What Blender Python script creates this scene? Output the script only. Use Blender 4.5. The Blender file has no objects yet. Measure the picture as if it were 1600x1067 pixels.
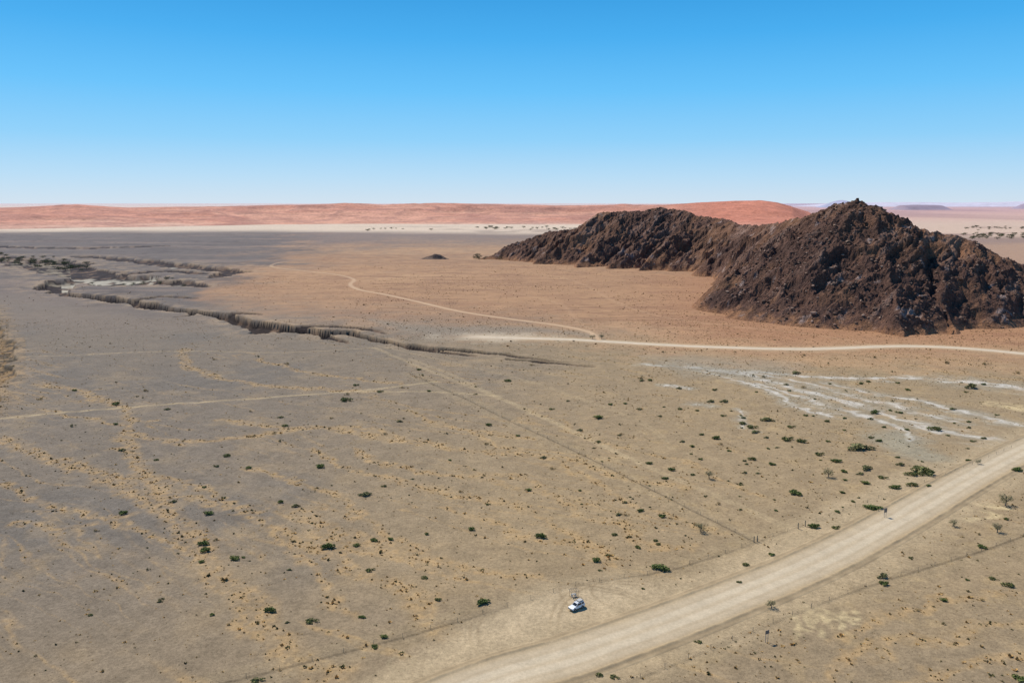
import bpy, math, numpy as np, random
from mathutils import Vector
random.seed(7); RNG=np.random.default_rng(11)
F=1244.0; H=90.0; PITCH=math.atan(216.5/F); CP=math.cos(PITCH); SP=math.sin(PITCH)
scene=bpy.context.scene
# ------------------------------------------------------------------ survey helpers (metres, z up, flat datum z=0)
def ray(px,py):
    u=(px-800)/F; v=(533.5-py)/F
    return u, CP+v*SP, -SP+v*CP
def G(px,py):
    a,b,c=ray(px,py); t=-H/c
    return (a*t,b*t)
def P(px,py,Y):
    a,b,c=ray(px,py); t=Y/b
    return (a*t,Y,H+c*t)
def tomap(X,Y):
    dep=Y*CP+H*SP; ok=dep>40
    dep=np.where(ok,dep,40)
    px=800+F*X/dep; py=533.5-F*(Y*SP-H*CP)/dep
    return px,np.where(ok,py,1400)
def sm(a,b,x):
    t=np.clip((x-a)/(b-a),0,1); return t*t*(3-2*t)
def vnoise(x,y,seed):
    xi=np.floor(x); yi=np.floor(y); fx=(x-xi).astype(np.float32); fy=(y-yi).astype(np.float32)
    xi=xi.astype(np.int64); yi=yi.astype(np.int64)
    def h(a,b):
        k=(a*374761393+b*668265263+seed*2147001325)&0xffffffff
        k=((k^(k>>13))*1274126177)&0xffffffff
        k=((k^(k>>15))*2246822519)&0xffffffff
        return ((k>>8)&0xffff).astype(np.float32)/32767.5-1
    fx=fx*fx*fx*(fx*(fx*6-15)+10); fy=fy*fy*fy*(fy*(fy*6-15)+10)
    a=h(xi,yi);b=h(xi+1,yi);c=h(xi,yi+1);d=h(xi+1,yi+1)
    return (a+(b-a)*fx)*(1-fy)+(c+(d-c)*fx)*fy
def fbm(x,y,o,seed):
    r=0;a=1;t=0
    for i in range(o):
        r=r+a*vnoise(x,y,seed+i*17); t+=a; a*=.5
        x,y=(0.8*x-0.6*y)*2.03+3.1,(0.6*x+0.8*y)*2.03+7.7
    return r/t
def rfbm(x,y,o,seed):
    r=0;a=1;t=0
    for i in range(o):
        r=r+a*(1-2*np.abs(vnoise(x,y,seed+i*13))); t+=a; a*=.5
        x,y=(0.8*x-0.6*y)*2.03+3.1,(0.6*x+0.8*y)*2.03+7.7
    return r/t
def curve(pts,sub=5):
    p=np.array(pts,float); out=[]
    q=np.vstack([2*p[0]-p[1],p,2*p[-1]-p[-2]])
    for i in range(1,len(q)-2):
        for k in range(sub):
            t=k/sub
            out.append(0.5*((2*q[i])+(-q[i-1]+q[i+1])*t+(2*q[i-1]-5*q[i]+4*q[i+1]-q[i+2])*t*t+(-q[i-1]+3*q[i]-3*q[i+1]+q[i+2])*t**3))
    out.append(p[-1]); return np.array(out)
def W(l,sub=4): return curve([G(*q[:2]) for q in l],sub)
def pdist(X,Y,pts,attr=None,maxd=60):
    D=np.full(X.shape,1e6,np.float64); A=None if attr is None else np.zeros(X.shape+(attr.shape[1],))
    m=maxd
    sel=(X>pts[:,0].min()-m)&(X<pts[:,0].max()+m)&(Y>pts[:,1].min()-m)&(Y<pts[:,1].max()+m)
    idx=np.nonzero(sel)[0]
    if len(idx)==0: return D,A
    x=X[idx];y=Y[idx]; d=np.full(len(idx),1e12); a=None if attr is None else np.zeros((len(idx),attr.shape[1]))
    for i in range(len(pts)-1):
        ax,ay=pts[i][:2];bx,by=pts[i+1][:2]; vx,vy=bx-ax,by-ay; L=vx*vx+vy*vy+1e-9
        t=np.clip(((x-ax)*vx+(y-ay)*vy)/L,0,1)
        e=(x-ax-t*vx)**2+(y-ay-t*vy)**2
        k=e<d; d=np.where(k,e,d)
        if attr is not None:
            v=attr[i][None]*(1-t)[:,None]+attr[i+1][None]*t[:,None]; a[k]=v[k]
    D[idx]=np.sqrt(d)
    if attr is not None: A[idx]=a
    return D,A
def polysd(x,y,poly):
    p=np.array(poly,float); ins=np.zeros(x.shape,bool); d=np.full(x.shape,1e12)
    n=len(p)
    for i in range(n):
        ax,ay=p[i];bx,by=p[(i+1)%n]; vx,vy=bx-ax,by-ay
        t=np.clip(((x-ax)*vx+(y-ay)*vy)/(vx*vx+vy*vy+1e-9),0,1)
        d=np.minimum(d,(x-ax-t*vx)**2+(y-ay-t*vy)**2)
        c=((ay>y)!=(by>y))&(x<(bx-ax)*(y-ay)/((by-ay) if by!=ay else 1e-9)+ax)
        ins^=c
    return np.where(ins,1,-1)*np.sqrt(d)
def lin(r,g,b):
    o=[]
    for c in (r,g,b):
        c/=255; o.append(c/12.92 if c<=.04045 else ((c+.055)/1.055)**2.4)
    return np.array(o)
K=0.93
def col(r,g,b): return lin(r,g,b)*K
def mix(c,k,m): return c*(1-m)[:,None]+k*m[:,None]

# ------------------------------------------------------------------ plan of roads, tracks, gullies
ROAD=W([(560,1150),(770,1062),(900,1023),(1030,977),(1150,931),(1250,890),(1340,846),(1420,802),(1500,756),(1560,723),(1630,689),(1740,644),(1900,600)],5)
MIDROAD=W([(720,526),(770,527),(830,529),(900,531),(1000,537),(1100,542),(1200,545),(1290,545),(1400,541),(1500,544),(1600,553),(1720,566),(1900,590)])
TRACK=W([(935,531),(918,518),(870,508),(800,499),(720,487),(650,471),(600,460),(562,453),(547,445),(553,437),(530,430),(480,424),(425,417),(440,410),(500,403),(560,396)])
TR=[W([(-60,660),(20,651),(200,636),(400,622),(560,611),(680,596)]),
    W([(560,612),(680,613),(780,619)]),
    W([(585,543),(650,570),(750,610),(850,652),(950,700),(1100,766),(1240,828)]),
    W([(640,560),(700,583),(800,632),(900,675),(1000,722)]),
    W([(140,553),(300,549),(440,551),(590,543)]),
    W([(-40,556),(80,556),(180,552)]),
    W([(590,540),(690,562),(840,600),(1000,660),(1050,700)]),
    W([(1380,541),(1250,520),(1100,505),(980,480),(900,440),(820,425)]),
    W([(960,535),(900,500),(860,470),(700,440),(600,425)])]
TRW=[1,.8,.65,.5,.5,.4,.35,.4,.35]
RUN=W([(640,1080),(760,1030),(900,985),(1000,962),(1100,932),(1180,895),(1280,838),(1400,768),(1480,735)],4)
FENCE_A=W([(330,1072),(560,1013),(735,965),(890,917),(960,905),(1060,888),(1180,848),(1250,823),(1330,795),(1400,768),(1480,742),(1580,700)],2)
FENCE_B=W([(960,1075),(1060,1035),(1180,985),(1300,937),(1400,903),(1500,872),(1620,832)],2)
FENCE_C=W([(640,583),(760,640),(900,705),(1050,780),(1178,846)],2)
CAN=[
 ([(75,452),(110,460),(150,463),(180,467),(240,478),(300,486),(350,494),(400,506),(440,516),(480,520),(540,523),(600,533),(660,543),(720,549),(800,557),(900,566)],
  [13,14,11,13,10,10,11,11,14,14,9,7,6,5,3,2],[8,8.5,7.5,8.5,7,7.5,7.5,8,9.5,9.5,7,5,4,3,1.5,.4]),
 ([(75,452),(95,443),(140,435),(170,437),(210,440),(260,441),(312,448)],[14,22,36,50,44,24,8],[8,8,7,7,7,6,3]),
 ([(-80,402),(0,406),(60,410),(110,420),(150,434)],[60,60,55,42,34],[3.5,3.5,3.5,4,6]),
 ([(130,400),(230,409),(300,417),(370,424),(330,433)],[18,26,28,22,10],[3,5,6,5,3]),
 ([(-50,470),(-34,500),(-22,530),(-16,560),(-18,600),(-38,640),(-60,660)],[8,10,11,12,10,8,6],[2,3,3.0,3.0,3,2.5,1]),
 ([(450,514),(520,511),(600,520)],[4,5,3],[2,2.5,1]),
 ([(620,538),(680,550),(740,558)],[3,3,2],[2,1.8,.7]),([(800,562),(860,566),(930,571)],[3,3,2],[1.5,1.4,.6]),
 ([(200,470),(260,462),(300,466)],[6,6,3],[4,3,1]),
 ([(0,385),(120,388),(260,384)],[20,26,16],[2,3,1.5]),([(200,428),(260,424),(320,428)],[12,14,8],[3,3,1]),
 ([(345,492),(380,488),(420,490)],[6,5,2],[4,2.5,1]),([(480,518),(500,530),(540,536)],[6,5,2],[5,3,1]),([(300,486),(290,494),(262,498)],[5,4,2],[5,3,1]),
]
CANW=[(W(a,2),np.stack([np.interp(np.arange(len(a)*2-1)/2,np.arange(len(a)),q) for q in (b,c)],1)) for a,b,c in CAN]
def canyon(X,Y):
    wx=X+9*fbm(X/60,Y/60,3,301)+2.2*fbm(X/15,Y/15,3,305); wy=Y+12*fbm(X/70,Y/70,3,311)+2.6*fbm(X/17,Y/17,3,315)
    n=fbm(X/32,Y/32,3,321)
    dep=np.zeros(X.shape); edge=np.zeros(X.shape)
    for pts,at in CANW:
        d,a=pdist(wx,wy,pts,at,110)
        w=np.maximum(a[:,0],.5)*(1+.6*n); t=d/np.maximum(w,.3)
        near=(d<1e5)
        s=np.where(near,1-(.70*sm(.88,1.0,t)+.20*sm(.56,.80,t)+.10*sm(.1,.6,t)),0)
        dep=np.maximum(dep,a[:,1]*s*(1+.3*n)); edge=np.maximum(edge,np.where(near,1-sm(1.0,3.0,t),0)*np.minimum(1,a[:,1]/4))
    return dep,edge
STR=[(W(l,3),w) for l,w in [
 ([(285,545),(292,570),(330,588),(400,600),(480,606),(560,612)],2.6),
 ([(60,600),(120,610),(175,628),(200,650),(195,690),(215,720),(255,770),(290,830),(315,880)],2.4),
 ([(0,690),(90,715),(180,755),(250,790),(300,845),(330,900),(400,950),(450,1010),(520,1060)],3.2),
 ([(190,678),(330,690),(480,667),(600,685),(760,706),(860,712),(950,742),(1080,760)],2.2),
 ([(340,655),(460,672),(560,668),(640,690)],1.6),
 ([(430,820),(520,868),(600,905),(670,950),(720,1020),(740,1060)],2.4),
 ([(480,700),(600,748),(720,770),(830,800),(930,850)],1.7),
 ([(0,760),(120,800),(220,830),(300,880)],1.6),
 ([(0,820),(140,825),(220,800)],1.1),
 ([(400,560),(470,580),(560,592),(620,600)],1.8),
 ([(550,700),(650,735),(800,745),(900,790),(1000,840),(1100,860)],1.6),
 ([(500,860),(620,860),(720,890),(840,900)],1.6),
 ([(700,790),(800,830),(900,845),(960,880)],1.6),
 ([(640,640),(760,690),(880,730),(1000,790),(1120,830)],1.5),([(820,640),(940,690),(1060,720),(1180,770)],1.4),
 ([(380,730),(480,760),(560,800),(640,850),(700,900)],1.5),([(180,700),(240,740),(330,770),(420,820),(480,880),(560,960)],1.4),
 ([(180,740),(260,760),(330,790),(420,800)],1.2),([(60,640),(160,660),(260,655)],1.0),
 ([(1250,1060),(1350,1010),(1480,990),(1620,985)],1.6),([(1300,1000),(1420,950),(1540,930),(1640,930)],1.4),([(1400,1060),(1500,1030),(1620,1030)],1.4)]]
def streak(X,Y):
    wx=X+5*fbm(X/18,Y/18,3,401)+2.4*fbm(X/4,Y/4,2,405); wy=Y+5*fbm(X/18,Y/18,3,411)+2.4*fbm(X/4,Y/4,2,415)
    s=np.zeros(X.shape)
    for p,w in STR:
        d,_=pdist(wx,wy,p,None,40); s=np.maximum(s,(1-sm(w*.1,w*2.0,d)))
    a=math.radians(-33); al=X*math.cos(a)+Y*math.sin(a); ac=-X*math.sin(a)+Y*math.cos(a)
    al=al+14*fbm(X/50,Y/50,2,421); ac=ac+8*fbm(X/60,Y/60,2,431)+1.4*fbm(X/7,Y/7,2,435)
    n=fbm(al/110,ac/11,2,441); rd=1-sm(.0,.085,np.abs(n)); cov=sm(-.4,.15,fbm(X/90,Y/90,2,451))
    n=fbm(al/70,ac/5,2,471); rd2=1-sm(.0,.10,np.abs(n)); cov2=sm(-.25,.25,fbm(X/60,Y/60,2,481))
    s=np.maximum(s,np.maximum(rd*cov*.85,rd2*cov2*.65))
    return s*(.35+.85*sm(-.4,.5,fbm(X/1.7,Y/1.7,2,461)))
SALT=[(W(l,3),w) for l,w in [
 ([(1060,570),(1110,576),(1170,588),(1250,608),(1330,628),(1420,660),(1500,682),(1575,693)],1.7),
 ([(1180,598),(1260,622),(1340,648),(1400,668),(1430,690)],1.2),
 ([(1130,578),(1230,592),(1330,618),(1420,640),(1500,660)],1.3),
 ([(1010,570),(1100,576),(1200,582),(1330,590),(1440,592)],1.3),
 ([(1230,604),(1330,632),(1400,652),(1480,672)],1.2),
 ([(1100,580),(1180,602),(1240,630),(1300,650)],.9),
 ([(1480,596),(1560,602),(1640,612)],2.2),
 ([(1300,600),(1400,622),(1500,640),(1600,668)],1.1),
 ([(1085,632),(1110,635)],.8),([(1148,640),(1158,660),(1172,672)],.5),
 ([(1040,600),(1080,606)],.6)]]
SANDY=[(W(l,2),w) for l,w in [
 ([(1555,630),(1600,640),(1650,650)],4),
 ([(1255,964),(1300,970),(1340,980)],.8),([(1270,957),(1300,965),(1342,968)],.6),([(1240,975),(1235,990)],.6),([(1262,972),(1270,990)],.6),([(1300,972),(1320,990)],.5),
 ([(1490,812),(1530,818),(1560,808)],1.6),([(1540,790),(1580,800)],1.1),([(1500,790),(1520,800)],.9)]]
def roadmasks(X,Y):
    dm,_=pdist(X,Y,ROAD,None,60); dq,_=pdist(X,Y,MIDROAD,None,40); dt,_=pdist(X,Y,TRACK,None,40)
    return dm,dq,dt
def gz(X,Y,full=False):
    X=np.asarray(X,float);Y=np.asarray(Y,float)
    r=np.hypot(X,Y)
    dm,dq,dt=roadmasks(X,Y)
    flat=sm(6,22,dm)*sm(5,14,dq)*sm(3,10,dt)
    z=(.45*fbm(X/45,Y/45,2,501)+.16*fbm(X/7,Y/7,2,511)*flat)*(1-sm(1500,3000,r))*(.25+.75*flat)
    st=streak(X,Y) if full else 0
    dep,edge=canyon(X,Y)
    z=z-dep-.8*edge*np.maximum(0,rfbm(X/13,Y/13,3,521))
    if full: return z,(dm,dq,dt),dep,edge,st
    return z
def gz1(x,y): return float(gz(np.array([x]),np.array([y]))[0])
PULL=[(600,1067),(680,1008),(765,955),(865,915),(960,905),(1060,922),(1120,908),(1200,878),(1100,960),(950,1010),(740,1067)]
def ground_color(X,Y):
    z,(dm,dq,dt),dep,edge,st=gz(X,Y,True)
    px,py=tomap(X,Y); r=np.hypot(X,Y)
    n1=fbm(X/70,Y/70,4,1); n2=fbm(X/11,Y/11,3,2); n3=fbm(X/260,Y/260,4,3); nf=fbm(X/2.2,Y/2.2,2,5)
    wx=px+60*n1; wy=py+(py-317)*.06*n1+(py-317)*.04*n3
    c=np.repeat(col(126,113,96)[None],len(X),0)
    c=mix(c,col(158,135,101),sm(200,1100,wx+(wy-700)*.9+160*n3+30*n2)*.95)
    c=mix(c,col(113,105,94),sm(.0,.5,n1)*.6*(1-sm(500,1100,px)))
    c=mix(c,col(141,122,95),sm(850,1060,wy)*.6)
    stm=st*sm(520,560,py)
    c=mix(c,col(184,150,102),np.clip(stm,0,1)*.62)
    c=mix(c,col(168,141,101),sm(.05,.6,n2)*.2*sm(520,600,py))
    c=mix(c,col(180,152,108),sm(.2,.6,fbm(X/5,Y/5,3,61))*.35*sm(600,1100,px)*sm(540,600,py))
    # band north of the gully
    c=mix(c,col(130,115,99),(1-sm(500,535,wy))*.6)
    sd=polysd(wx,wy,[(-4000,362),(430,364),(600,374),(470,394),(400,420),(350,452),(330,470),(200,480),(60,455),(-4000,440)])
    dk=sm(-22,10,sd+8*n2)
    c=mix(c,col(108,98,89),dk*.95)
    c=mix(c,col(136,118,102),dk*sm(.05,.4,fbm(X/220,Y/70,4,65))*.65)
    c=mix(c,col(82,74,69),dk*(1-sm(0,.1,np.abs(fbm(X/260,Y/90,3,67))))*.55)
    sd=polysd(wx,wy,[(320,456),(400,425),(450,402),(540,386),(800,380),(1000,400),(1700,400),(4000,430),(4000,640),(1700,568),(1250,562),(1050,540),(900,518),(700,500),(520,494),(420,480)])
    orr=sm(-42,44,sd+16*n2+18*n1)
    c=mix(c,col(176,136,98),orr*.95)
    c=mix(c,col(196,157,115),orr*sm(-.15,.35,n3)*.5)
    c=mix(c,col(152,115,86),orr*sm(.0,.45,fbm(X/30,Y/30,4,33))*.4)
    lines=1-sm(0,.12,np.abs(fbm(X/200+n1*.4,Y/26,3,31)))
    c=mix(c,col(132,99,75),orr*lines*.55)
    lines=1-sm(0,.08,np.abs(fbm(X/120+n1*.4,Y/12,3,35)))
    c=mix(c,col(144,110,82),orr*lines*.5)
    c=mix(c,col(164,116,82),orr*sm(930,1150,px)*sm(400,430,py)*(1-sm(520,560,py))*.55)
    sd=polysd(wx,wy,[(560,497),(700,508),(830,512),(910,522),(820,530),(700,524),(600,515)])
    c=mix(c,col(142,128,108),sm(-5,6,sd)*.8)
    c=mix(c,col(152,118,90),orr*edge*.4)
    # far belts
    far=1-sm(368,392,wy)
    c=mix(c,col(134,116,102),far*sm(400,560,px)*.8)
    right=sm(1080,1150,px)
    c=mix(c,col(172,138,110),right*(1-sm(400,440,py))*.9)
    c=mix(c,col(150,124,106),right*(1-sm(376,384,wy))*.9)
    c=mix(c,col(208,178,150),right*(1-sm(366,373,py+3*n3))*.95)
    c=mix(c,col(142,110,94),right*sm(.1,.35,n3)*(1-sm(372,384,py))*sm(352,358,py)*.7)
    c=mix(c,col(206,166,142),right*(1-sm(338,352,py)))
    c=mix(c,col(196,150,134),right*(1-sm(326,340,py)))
    c=mix(c,col(172,148,152),right*(1-sm(318.6,326,py)))  # mauve haze toward the horizon, painted into the plain's colour
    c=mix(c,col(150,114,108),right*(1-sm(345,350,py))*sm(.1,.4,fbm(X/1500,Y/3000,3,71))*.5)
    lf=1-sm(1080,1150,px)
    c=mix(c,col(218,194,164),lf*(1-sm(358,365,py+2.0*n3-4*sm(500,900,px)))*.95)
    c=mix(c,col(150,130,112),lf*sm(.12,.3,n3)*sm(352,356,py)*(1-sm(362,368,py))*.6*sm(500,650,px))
    # salt washes
    wX=X+4.2*fbm(X/14,Y/14,3,601)+2.2*fbm(X/4,Y/4,2,603); wY=Y+7*fbm(X/16,Y/12,3,611)+2.2*fbm(X/4,Y/4,2,613)
    s=np.zeros(len(X)); wsh=np.zeros(len(X))
    for p,w in SALT:
        d,_=pdist(wX,wY,p,None,60); s=np.maximum(s,1-sm(w*.1,w*2.1,d)); wsh=np.maximum(wsh,1-sm(w*1.5,w*9,d))
    a=math.radians(-40); al=X*math.cos(a)+Y*math.sin(a); ac=-X*math.sin(a)+Y*math.cos(a)
    brd=1-sm(0,.10,np.abs(fbm(al/30,ac/6+n1,3,641)))
    brk=sm(-.5,.2,fbm(X/8,Y/5,3,621))
    c=mix(c,col(152,142,120),wsh*.55)
    c=mix(c,col(192,182,162),wsh*brd*.6)
    c=mix(c,col(172,142,102),wsh*sm(.0,.35,fbm(X/6,Y/6,3,645))*.5)
    c=mix(c,col(206,196,178),s*(.15+.85*brk)*.85)
    sd=polysd(wx,wy,[(1000,562),(1120,566),(1260,575),(1200,596),(1060,590)])
    c=mix(c,col(146,139,122),sm(-8,8,sd)*.4)
    d,_=pdist(wX,wY,W([(1380,680),(1430,705),(1480,728)],2),None,40)
    c=mix(c,col(154,145,121),(1-sm(3,14,d))*.7)
    s=np.zeros(len(X))
    for p,w in SANDY:
        d,_=pdist(wX,wY,p,None,60); s=np.maximum(s,1-sm(w*.3,w*2.4,d))
    c=mix(c,col(208,184,136),s*.7*sm(-.8,.2,nf))
    # gullies
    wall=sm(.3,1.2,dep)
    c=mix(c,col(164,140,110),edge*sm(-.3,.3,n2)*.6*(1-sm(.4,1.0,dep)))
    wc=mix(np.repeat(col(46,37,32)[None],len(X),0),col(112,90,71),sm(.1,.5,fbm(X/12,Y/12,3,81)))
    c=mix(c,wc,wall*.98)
    pit=(px<40)*(py>465)*1.0
    c=mix(c,mix(np.repeat(col(160,130,90)[None],len(X),0),col(96,84,66),sm(-.15,.25,fbm(X/4,Y/4,3,83))),np.clip(pit*np.maximum(wall*.9,edge*.7),0,1)*.85)
    c=mix(c,col(180,170,148),sm(5.0,6.0,dep)*sm(-.25,.15,fbm(X/14,Y/20,3,85))*(px<330)*(px>95)*(py<447)*.95)
    c=mix(c,col(150,136,112),sm(2.4,3.2,dep)*sm(-.1,.3,n2)*(px<=110)*(py<440)*.8)
    # faint vehicle tracks : two ruts each
    for i,p in enumerate(TR):
        d,_=pdist(X+.4*n2,Y+.4*n2,p,None,20); far_=1+(i>=7)*1.2
        g=1-sm(.2,.6*far_,np.abs(d-.8)); g2=1-sm(1.0,2.2*far_,d)
        c=mix(c,col(188,164,124) if i<7 else col(200,162,122),np.maximum(g*.65,g2*.3)*TRW[i])
    for fp in (FENCE_A,FENCE_B,FENCE_C):
        d,_=pdist(X,Y,fp,None,15)
        c=mix(c,col(170,149,111),(1-sm(1.2,3.0,np.abs(d-2.5)))*.15)
        c=mix(c,col(92,80,60),(1-sm(.2,.5,d))*.55)
    d,_=pdist(X,Y,RUN,None,30)
    c=mix(c,col(182,158,121),(1-sm(5,12,d+3*n2))*.8)
    sd=polysd(px+8*n2,py+5*n2,PULL)
    c=mix(c,col(188,165,129),sm(-22,18,sd)*.95)
    for (qx,qy,R) in ((985,925,13),(985,925,16.5),(985,925,9),(900,985,21),(900,985,22.7),(840,1000,30),(840,1000,31.8),(1060,975,26),(1060,975,27.7),(960,1040,38),(960,1040,39.7)):
        cx,cy=G(qx,qy); c=mix(c,col(150,128,96),(1-sm(.15,.55,np.abs(np.hypot(X-cx,(Y-cy)*1.1)-R)))*.45*sm(-10,5,sd))
    cx,cy=G(627,1035)
    c=mix(c,col(166,147,112),(1-sm(.2,.6,np.abs(np.hypot(X-cx,Y-cy)-2.6)))*.35)
    # graded roads
    ed=.8*n2+.5*nf
    c=mix(c,col(178,155,119),(1-sm(8,19,dm+3*n2))*.8)
    c=mix(c,col(144,123,93),(1-sm(.3,1.3,np.abs(dm-7.4+ed)))*.45)
    rd=1-sm(4.2,6.6,dm+.6*ed)
    c=mix(c,col(192,171,138),rd)
    lat=pdist(X,Y,ROAD+np.array([[-2.2,2.6]]),None,60)[0]
    c=mix(c,col(210,192,161),rd*(1-sm(.3,1.8,np.abs(dm-1.8+.3*n2)))*.5)
    c=mix(c,col(176,154,121),rd*(1-sm(.1,.7,np.abs(dm-3.2+.3*n2)))*.32)
    c=mix(c,col(206,187,156),rd*(1-sm(.1,.7,np.abs(lat-4.2+.3*n2)))*.28)
    ends=sm(715,760,px)
    c=mix(c,col(190,162,126),(1-sm(6,12,dq+2*n2))*.5*ends)
    c=mix(c,col(206,186,156),(1-sm(3.0,5.0,dq+ed))*ends)
    c=mix(c,col(206,186,156),(1-sm(3,22,np.hypot((X-G(775,527)[0])*.4,(Y-G(775,527)[1])*.75)+10*n2))*.6)
    c=mix(c,col(202,169,132),(1-sm(1.4,3.4,dt+.9*ed))*sm(400,470,py)*.8+(1-sm(1.4,3.4,dt+.9*ed))*sm(404,412,py)*(1-sm(400,470,py))*.45)
    hz=1-np.exp(-r/26000.); c=mix(c,col(196,186,200),hz*.6)  # distance haze painted into the ground colour, growing with radius
    c=c*(1+.14*nf*(1-sm(300,900,r))*(1-.4*rd)+.06*n2*(1-.6*rd))[:,None]
    return np.clip(c,0,1),z

# ------------------------------------------------------------------ mesh / material helpers
def new_obj(name,data,parent=None,kind=None,label=None,cat=None,group=None):
    o=bpy.data.objects.new(name,data); scene.collection.objects.link(o)
    if parent is not None: o.parent=parent
    if kind: o["kind"]=kind
    if label: o["label"]=label
    if cat: o["category"]=cat
    if group: o["group"]=group
    return o
def mk(name,V,Fc,mat,C=None,smooth=False):
    me=bpy.data.meshes.new(name); V=np.asarray(V,np.float32); Fc=np.asarray(Fc,np.int32); k=Fc.shape[1]
    me.vertices.add(len(V)); me.vertices.foreach_set('co',V.ravel())
    me.loops.add(Fc.size); me.loops.foreach_set('vertex_index',Fc.ravel())
    me.polygons.add(len(Fc)); me.polygons.foreach_set('loop_start',np.arange(len(Fc),dtype=np.int32)*k)
    me.update(calc_edges=True)
    me.polygons.foreach_set('use_smooth',np.full(len(Fc),smooth,bool))
    if C is not None:
        a=me.color_attributes.new('Col','FLOAT_COLOR','POINT')
        a.data.foreach_set('color',np.hstack([C,np.ones((len(C),1))]).astype(np.float32).ravel())
    if mat: me.materials.append(mat)
    return me
def gridfaces(nr,nc,wrap=False):
    i=np.arange(nr-1)[:,None]; j=np.arange(nc if wrap else nc-1)[None]
    j2=(j+1)%nc
    return np.stack([i*nc+j,i*nc+j2,(i+1)*nc+j2,(i+1)*nc+j],-1).reshape(-1,4)
def N(nt,t,**k):
    n=nt.nodes.new(t)
    for a,b in k.items(): setattr(n,a,b)
    return n
def attr_mat(name,layers=((.35,.25),(2.5,.35)),bump=(.6,.25),rough=.95,speck=None,bdist=.3,bscale=1.2):
    m=bpy.data.materials.new(name); m.use_nodes=True; nt=m.node_tree; b=nt.nodes['Principled BSDF']
    b.inputs['Roughness'].default_value=rough; b.inputs['Specular IOR Level'].default_value=.1
    at=N(nt,'ShaderNodeAttribute',attribute_name='Col'); geo=N(nt,'ShaderNodeNewGeometry'); cur=at.outputs['Color']
    for sc,am in layers:
        no=N(nt,'ShaderNodeTexNoise'); no.inputs['Scale'].default_value=sc; no.inputs['Detail'].default_value=3; no.inputs['Roughness'].default_value=.65
        nt.links.new(geo.outputs['Position'],no.inputs['Vector'])
        mr=N(nt,'ShaderNodeMapRange'); mr.inputs[1].default_value=.3; mr.inputs[2].default_value=.7; mr.inputs[3].default_value=1-am; mr.inputs[4].default_value=1+am
        nt.links.new(no.outputs['Fac'],mr.inputs[0])
        vm=N(nt,'ShaderNodeVectorMath',operation='SCALE'); nt.links.new(cur,vm.inputs[0]); nt.links.new(mr.outputs[0],vm.inputs['Scale']); cur=vm.outputs[0]
    for sp_ in (speck or ()):
        vo=N(nt,'ShaderNodeTexVoronoi'); vo.inputs['Scale'].default_value=sp_[0]; nt.links.new(geo.outputs['Position'],vo.inputs['Vector'])
        mr=N(nt,'ShaderNodeMapRange'); mr.inputs[1].default_value=.10; mr.inputs[2].default_value=.28; mr.inputs[3].default_value=1-sp_[1]; mr.inputs[4].default_value=1
        nt.links.new(vo.outputs['Distance'],mr.inputs[0])
        vm=N(nt,'ShaderNodeVectorMath',operation='SCALE'); nt.links.new(cur,vm.inputs[0]); nt.links.new(mr.outputs[0],vm.inputs['Scale']); cur=vm.outputs[0]
    nt.links.new(cur,b.inputs['Base Color'])
    if bump:
        no=N(nt,'ShaderNodeTexNoise'); no.inputs['Scale'].default_value=bscale; no.inputs['Detail'].default_value=5; no.inputs['Roughness'].default_value=.7
        nt.links.new(geo.outputs['Position'],no.inputs['Vector'])
        bp=N(nt,'ShaderNodeBump'); bp.inputs['Strength'].default_value=bump[0]; bp.inputs['Distance'].default_value=bdist
        nt.links.new(no.outputs['Fac'],bp.inputs['Height']); nt.links.new(bp.outputs[0],b.inputs['Normal'])
    return m
def flat_mat(name,c,rough=.6,metal=0,noise=.1,sc=6):
    m=bpy.data.materials.new(name); m.use_nodes=True; nt=m.node_tree; b=nt.nodes['Principled BSDF']
    b.inputs['Roughness'].default_value=rough; b.inputs['Metallic'].default_value=metal
    no=N(nt,'ShaderNodeTexNoise'); no.inputs['Scale'].default_value=sc; no.inputs['Detail'].default_value=4
    tc=N(nt,'ShaderNodeTexCoord'); nt.links.new(tc.outputs['Object'],no.inputs['Vector'])
    cr=N(nt,'ShaderNodeValToRGB'); cr.color_ramp.elements[0].position=.3; cr.color_ramp.elements[1].position=.7
    cr.color_ramp.elements[0].color=(*[x*(1-noise) for x in c],1); cr.color_ramp.elements[1].color=(*[min(1,x*(1+noise)) for x in c],1)
    nt.links.new(no.outputs['Fac'],cr.inputs[0]); nt.links.new(cr.outputs[0],b.inputs['Base Color'])
    return m
M_ground=attr_mat('gravel_plain',((.12,.07),(1.1,.2),(5,.24)),(.4,.2),speck=((1.3,.26),))
M_road=attr_mat('graded_gravel',((.25,.06),(1.5,.10),(8,.12)),(.25,.1),bdist=.1)
M_dune=attr_mat('dune_sand',((.004,.10),(.02,.16),(.08,.18)),(.4,.2),bdist=8,bscale=.02)
M_far=attr_mat('haze_tinted_rock',((.003,.10),(.01,.10)),None)
M_rock=attr_mat('hill_rock',((.06,.14),(.45,.32),(1.5,.4)),(1,.2),bdist=1.4,bscale=.8)
M_boulder=attr_mat('boulder_rock',((.6,.3),(3,.25)),None)
M_leaf=attr_mat('foliage',((1.5,.25),),None,rough=.8)
M_grass=attr_mat('dry_grass',((.4,.2),),None,rough=.95)

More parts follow.
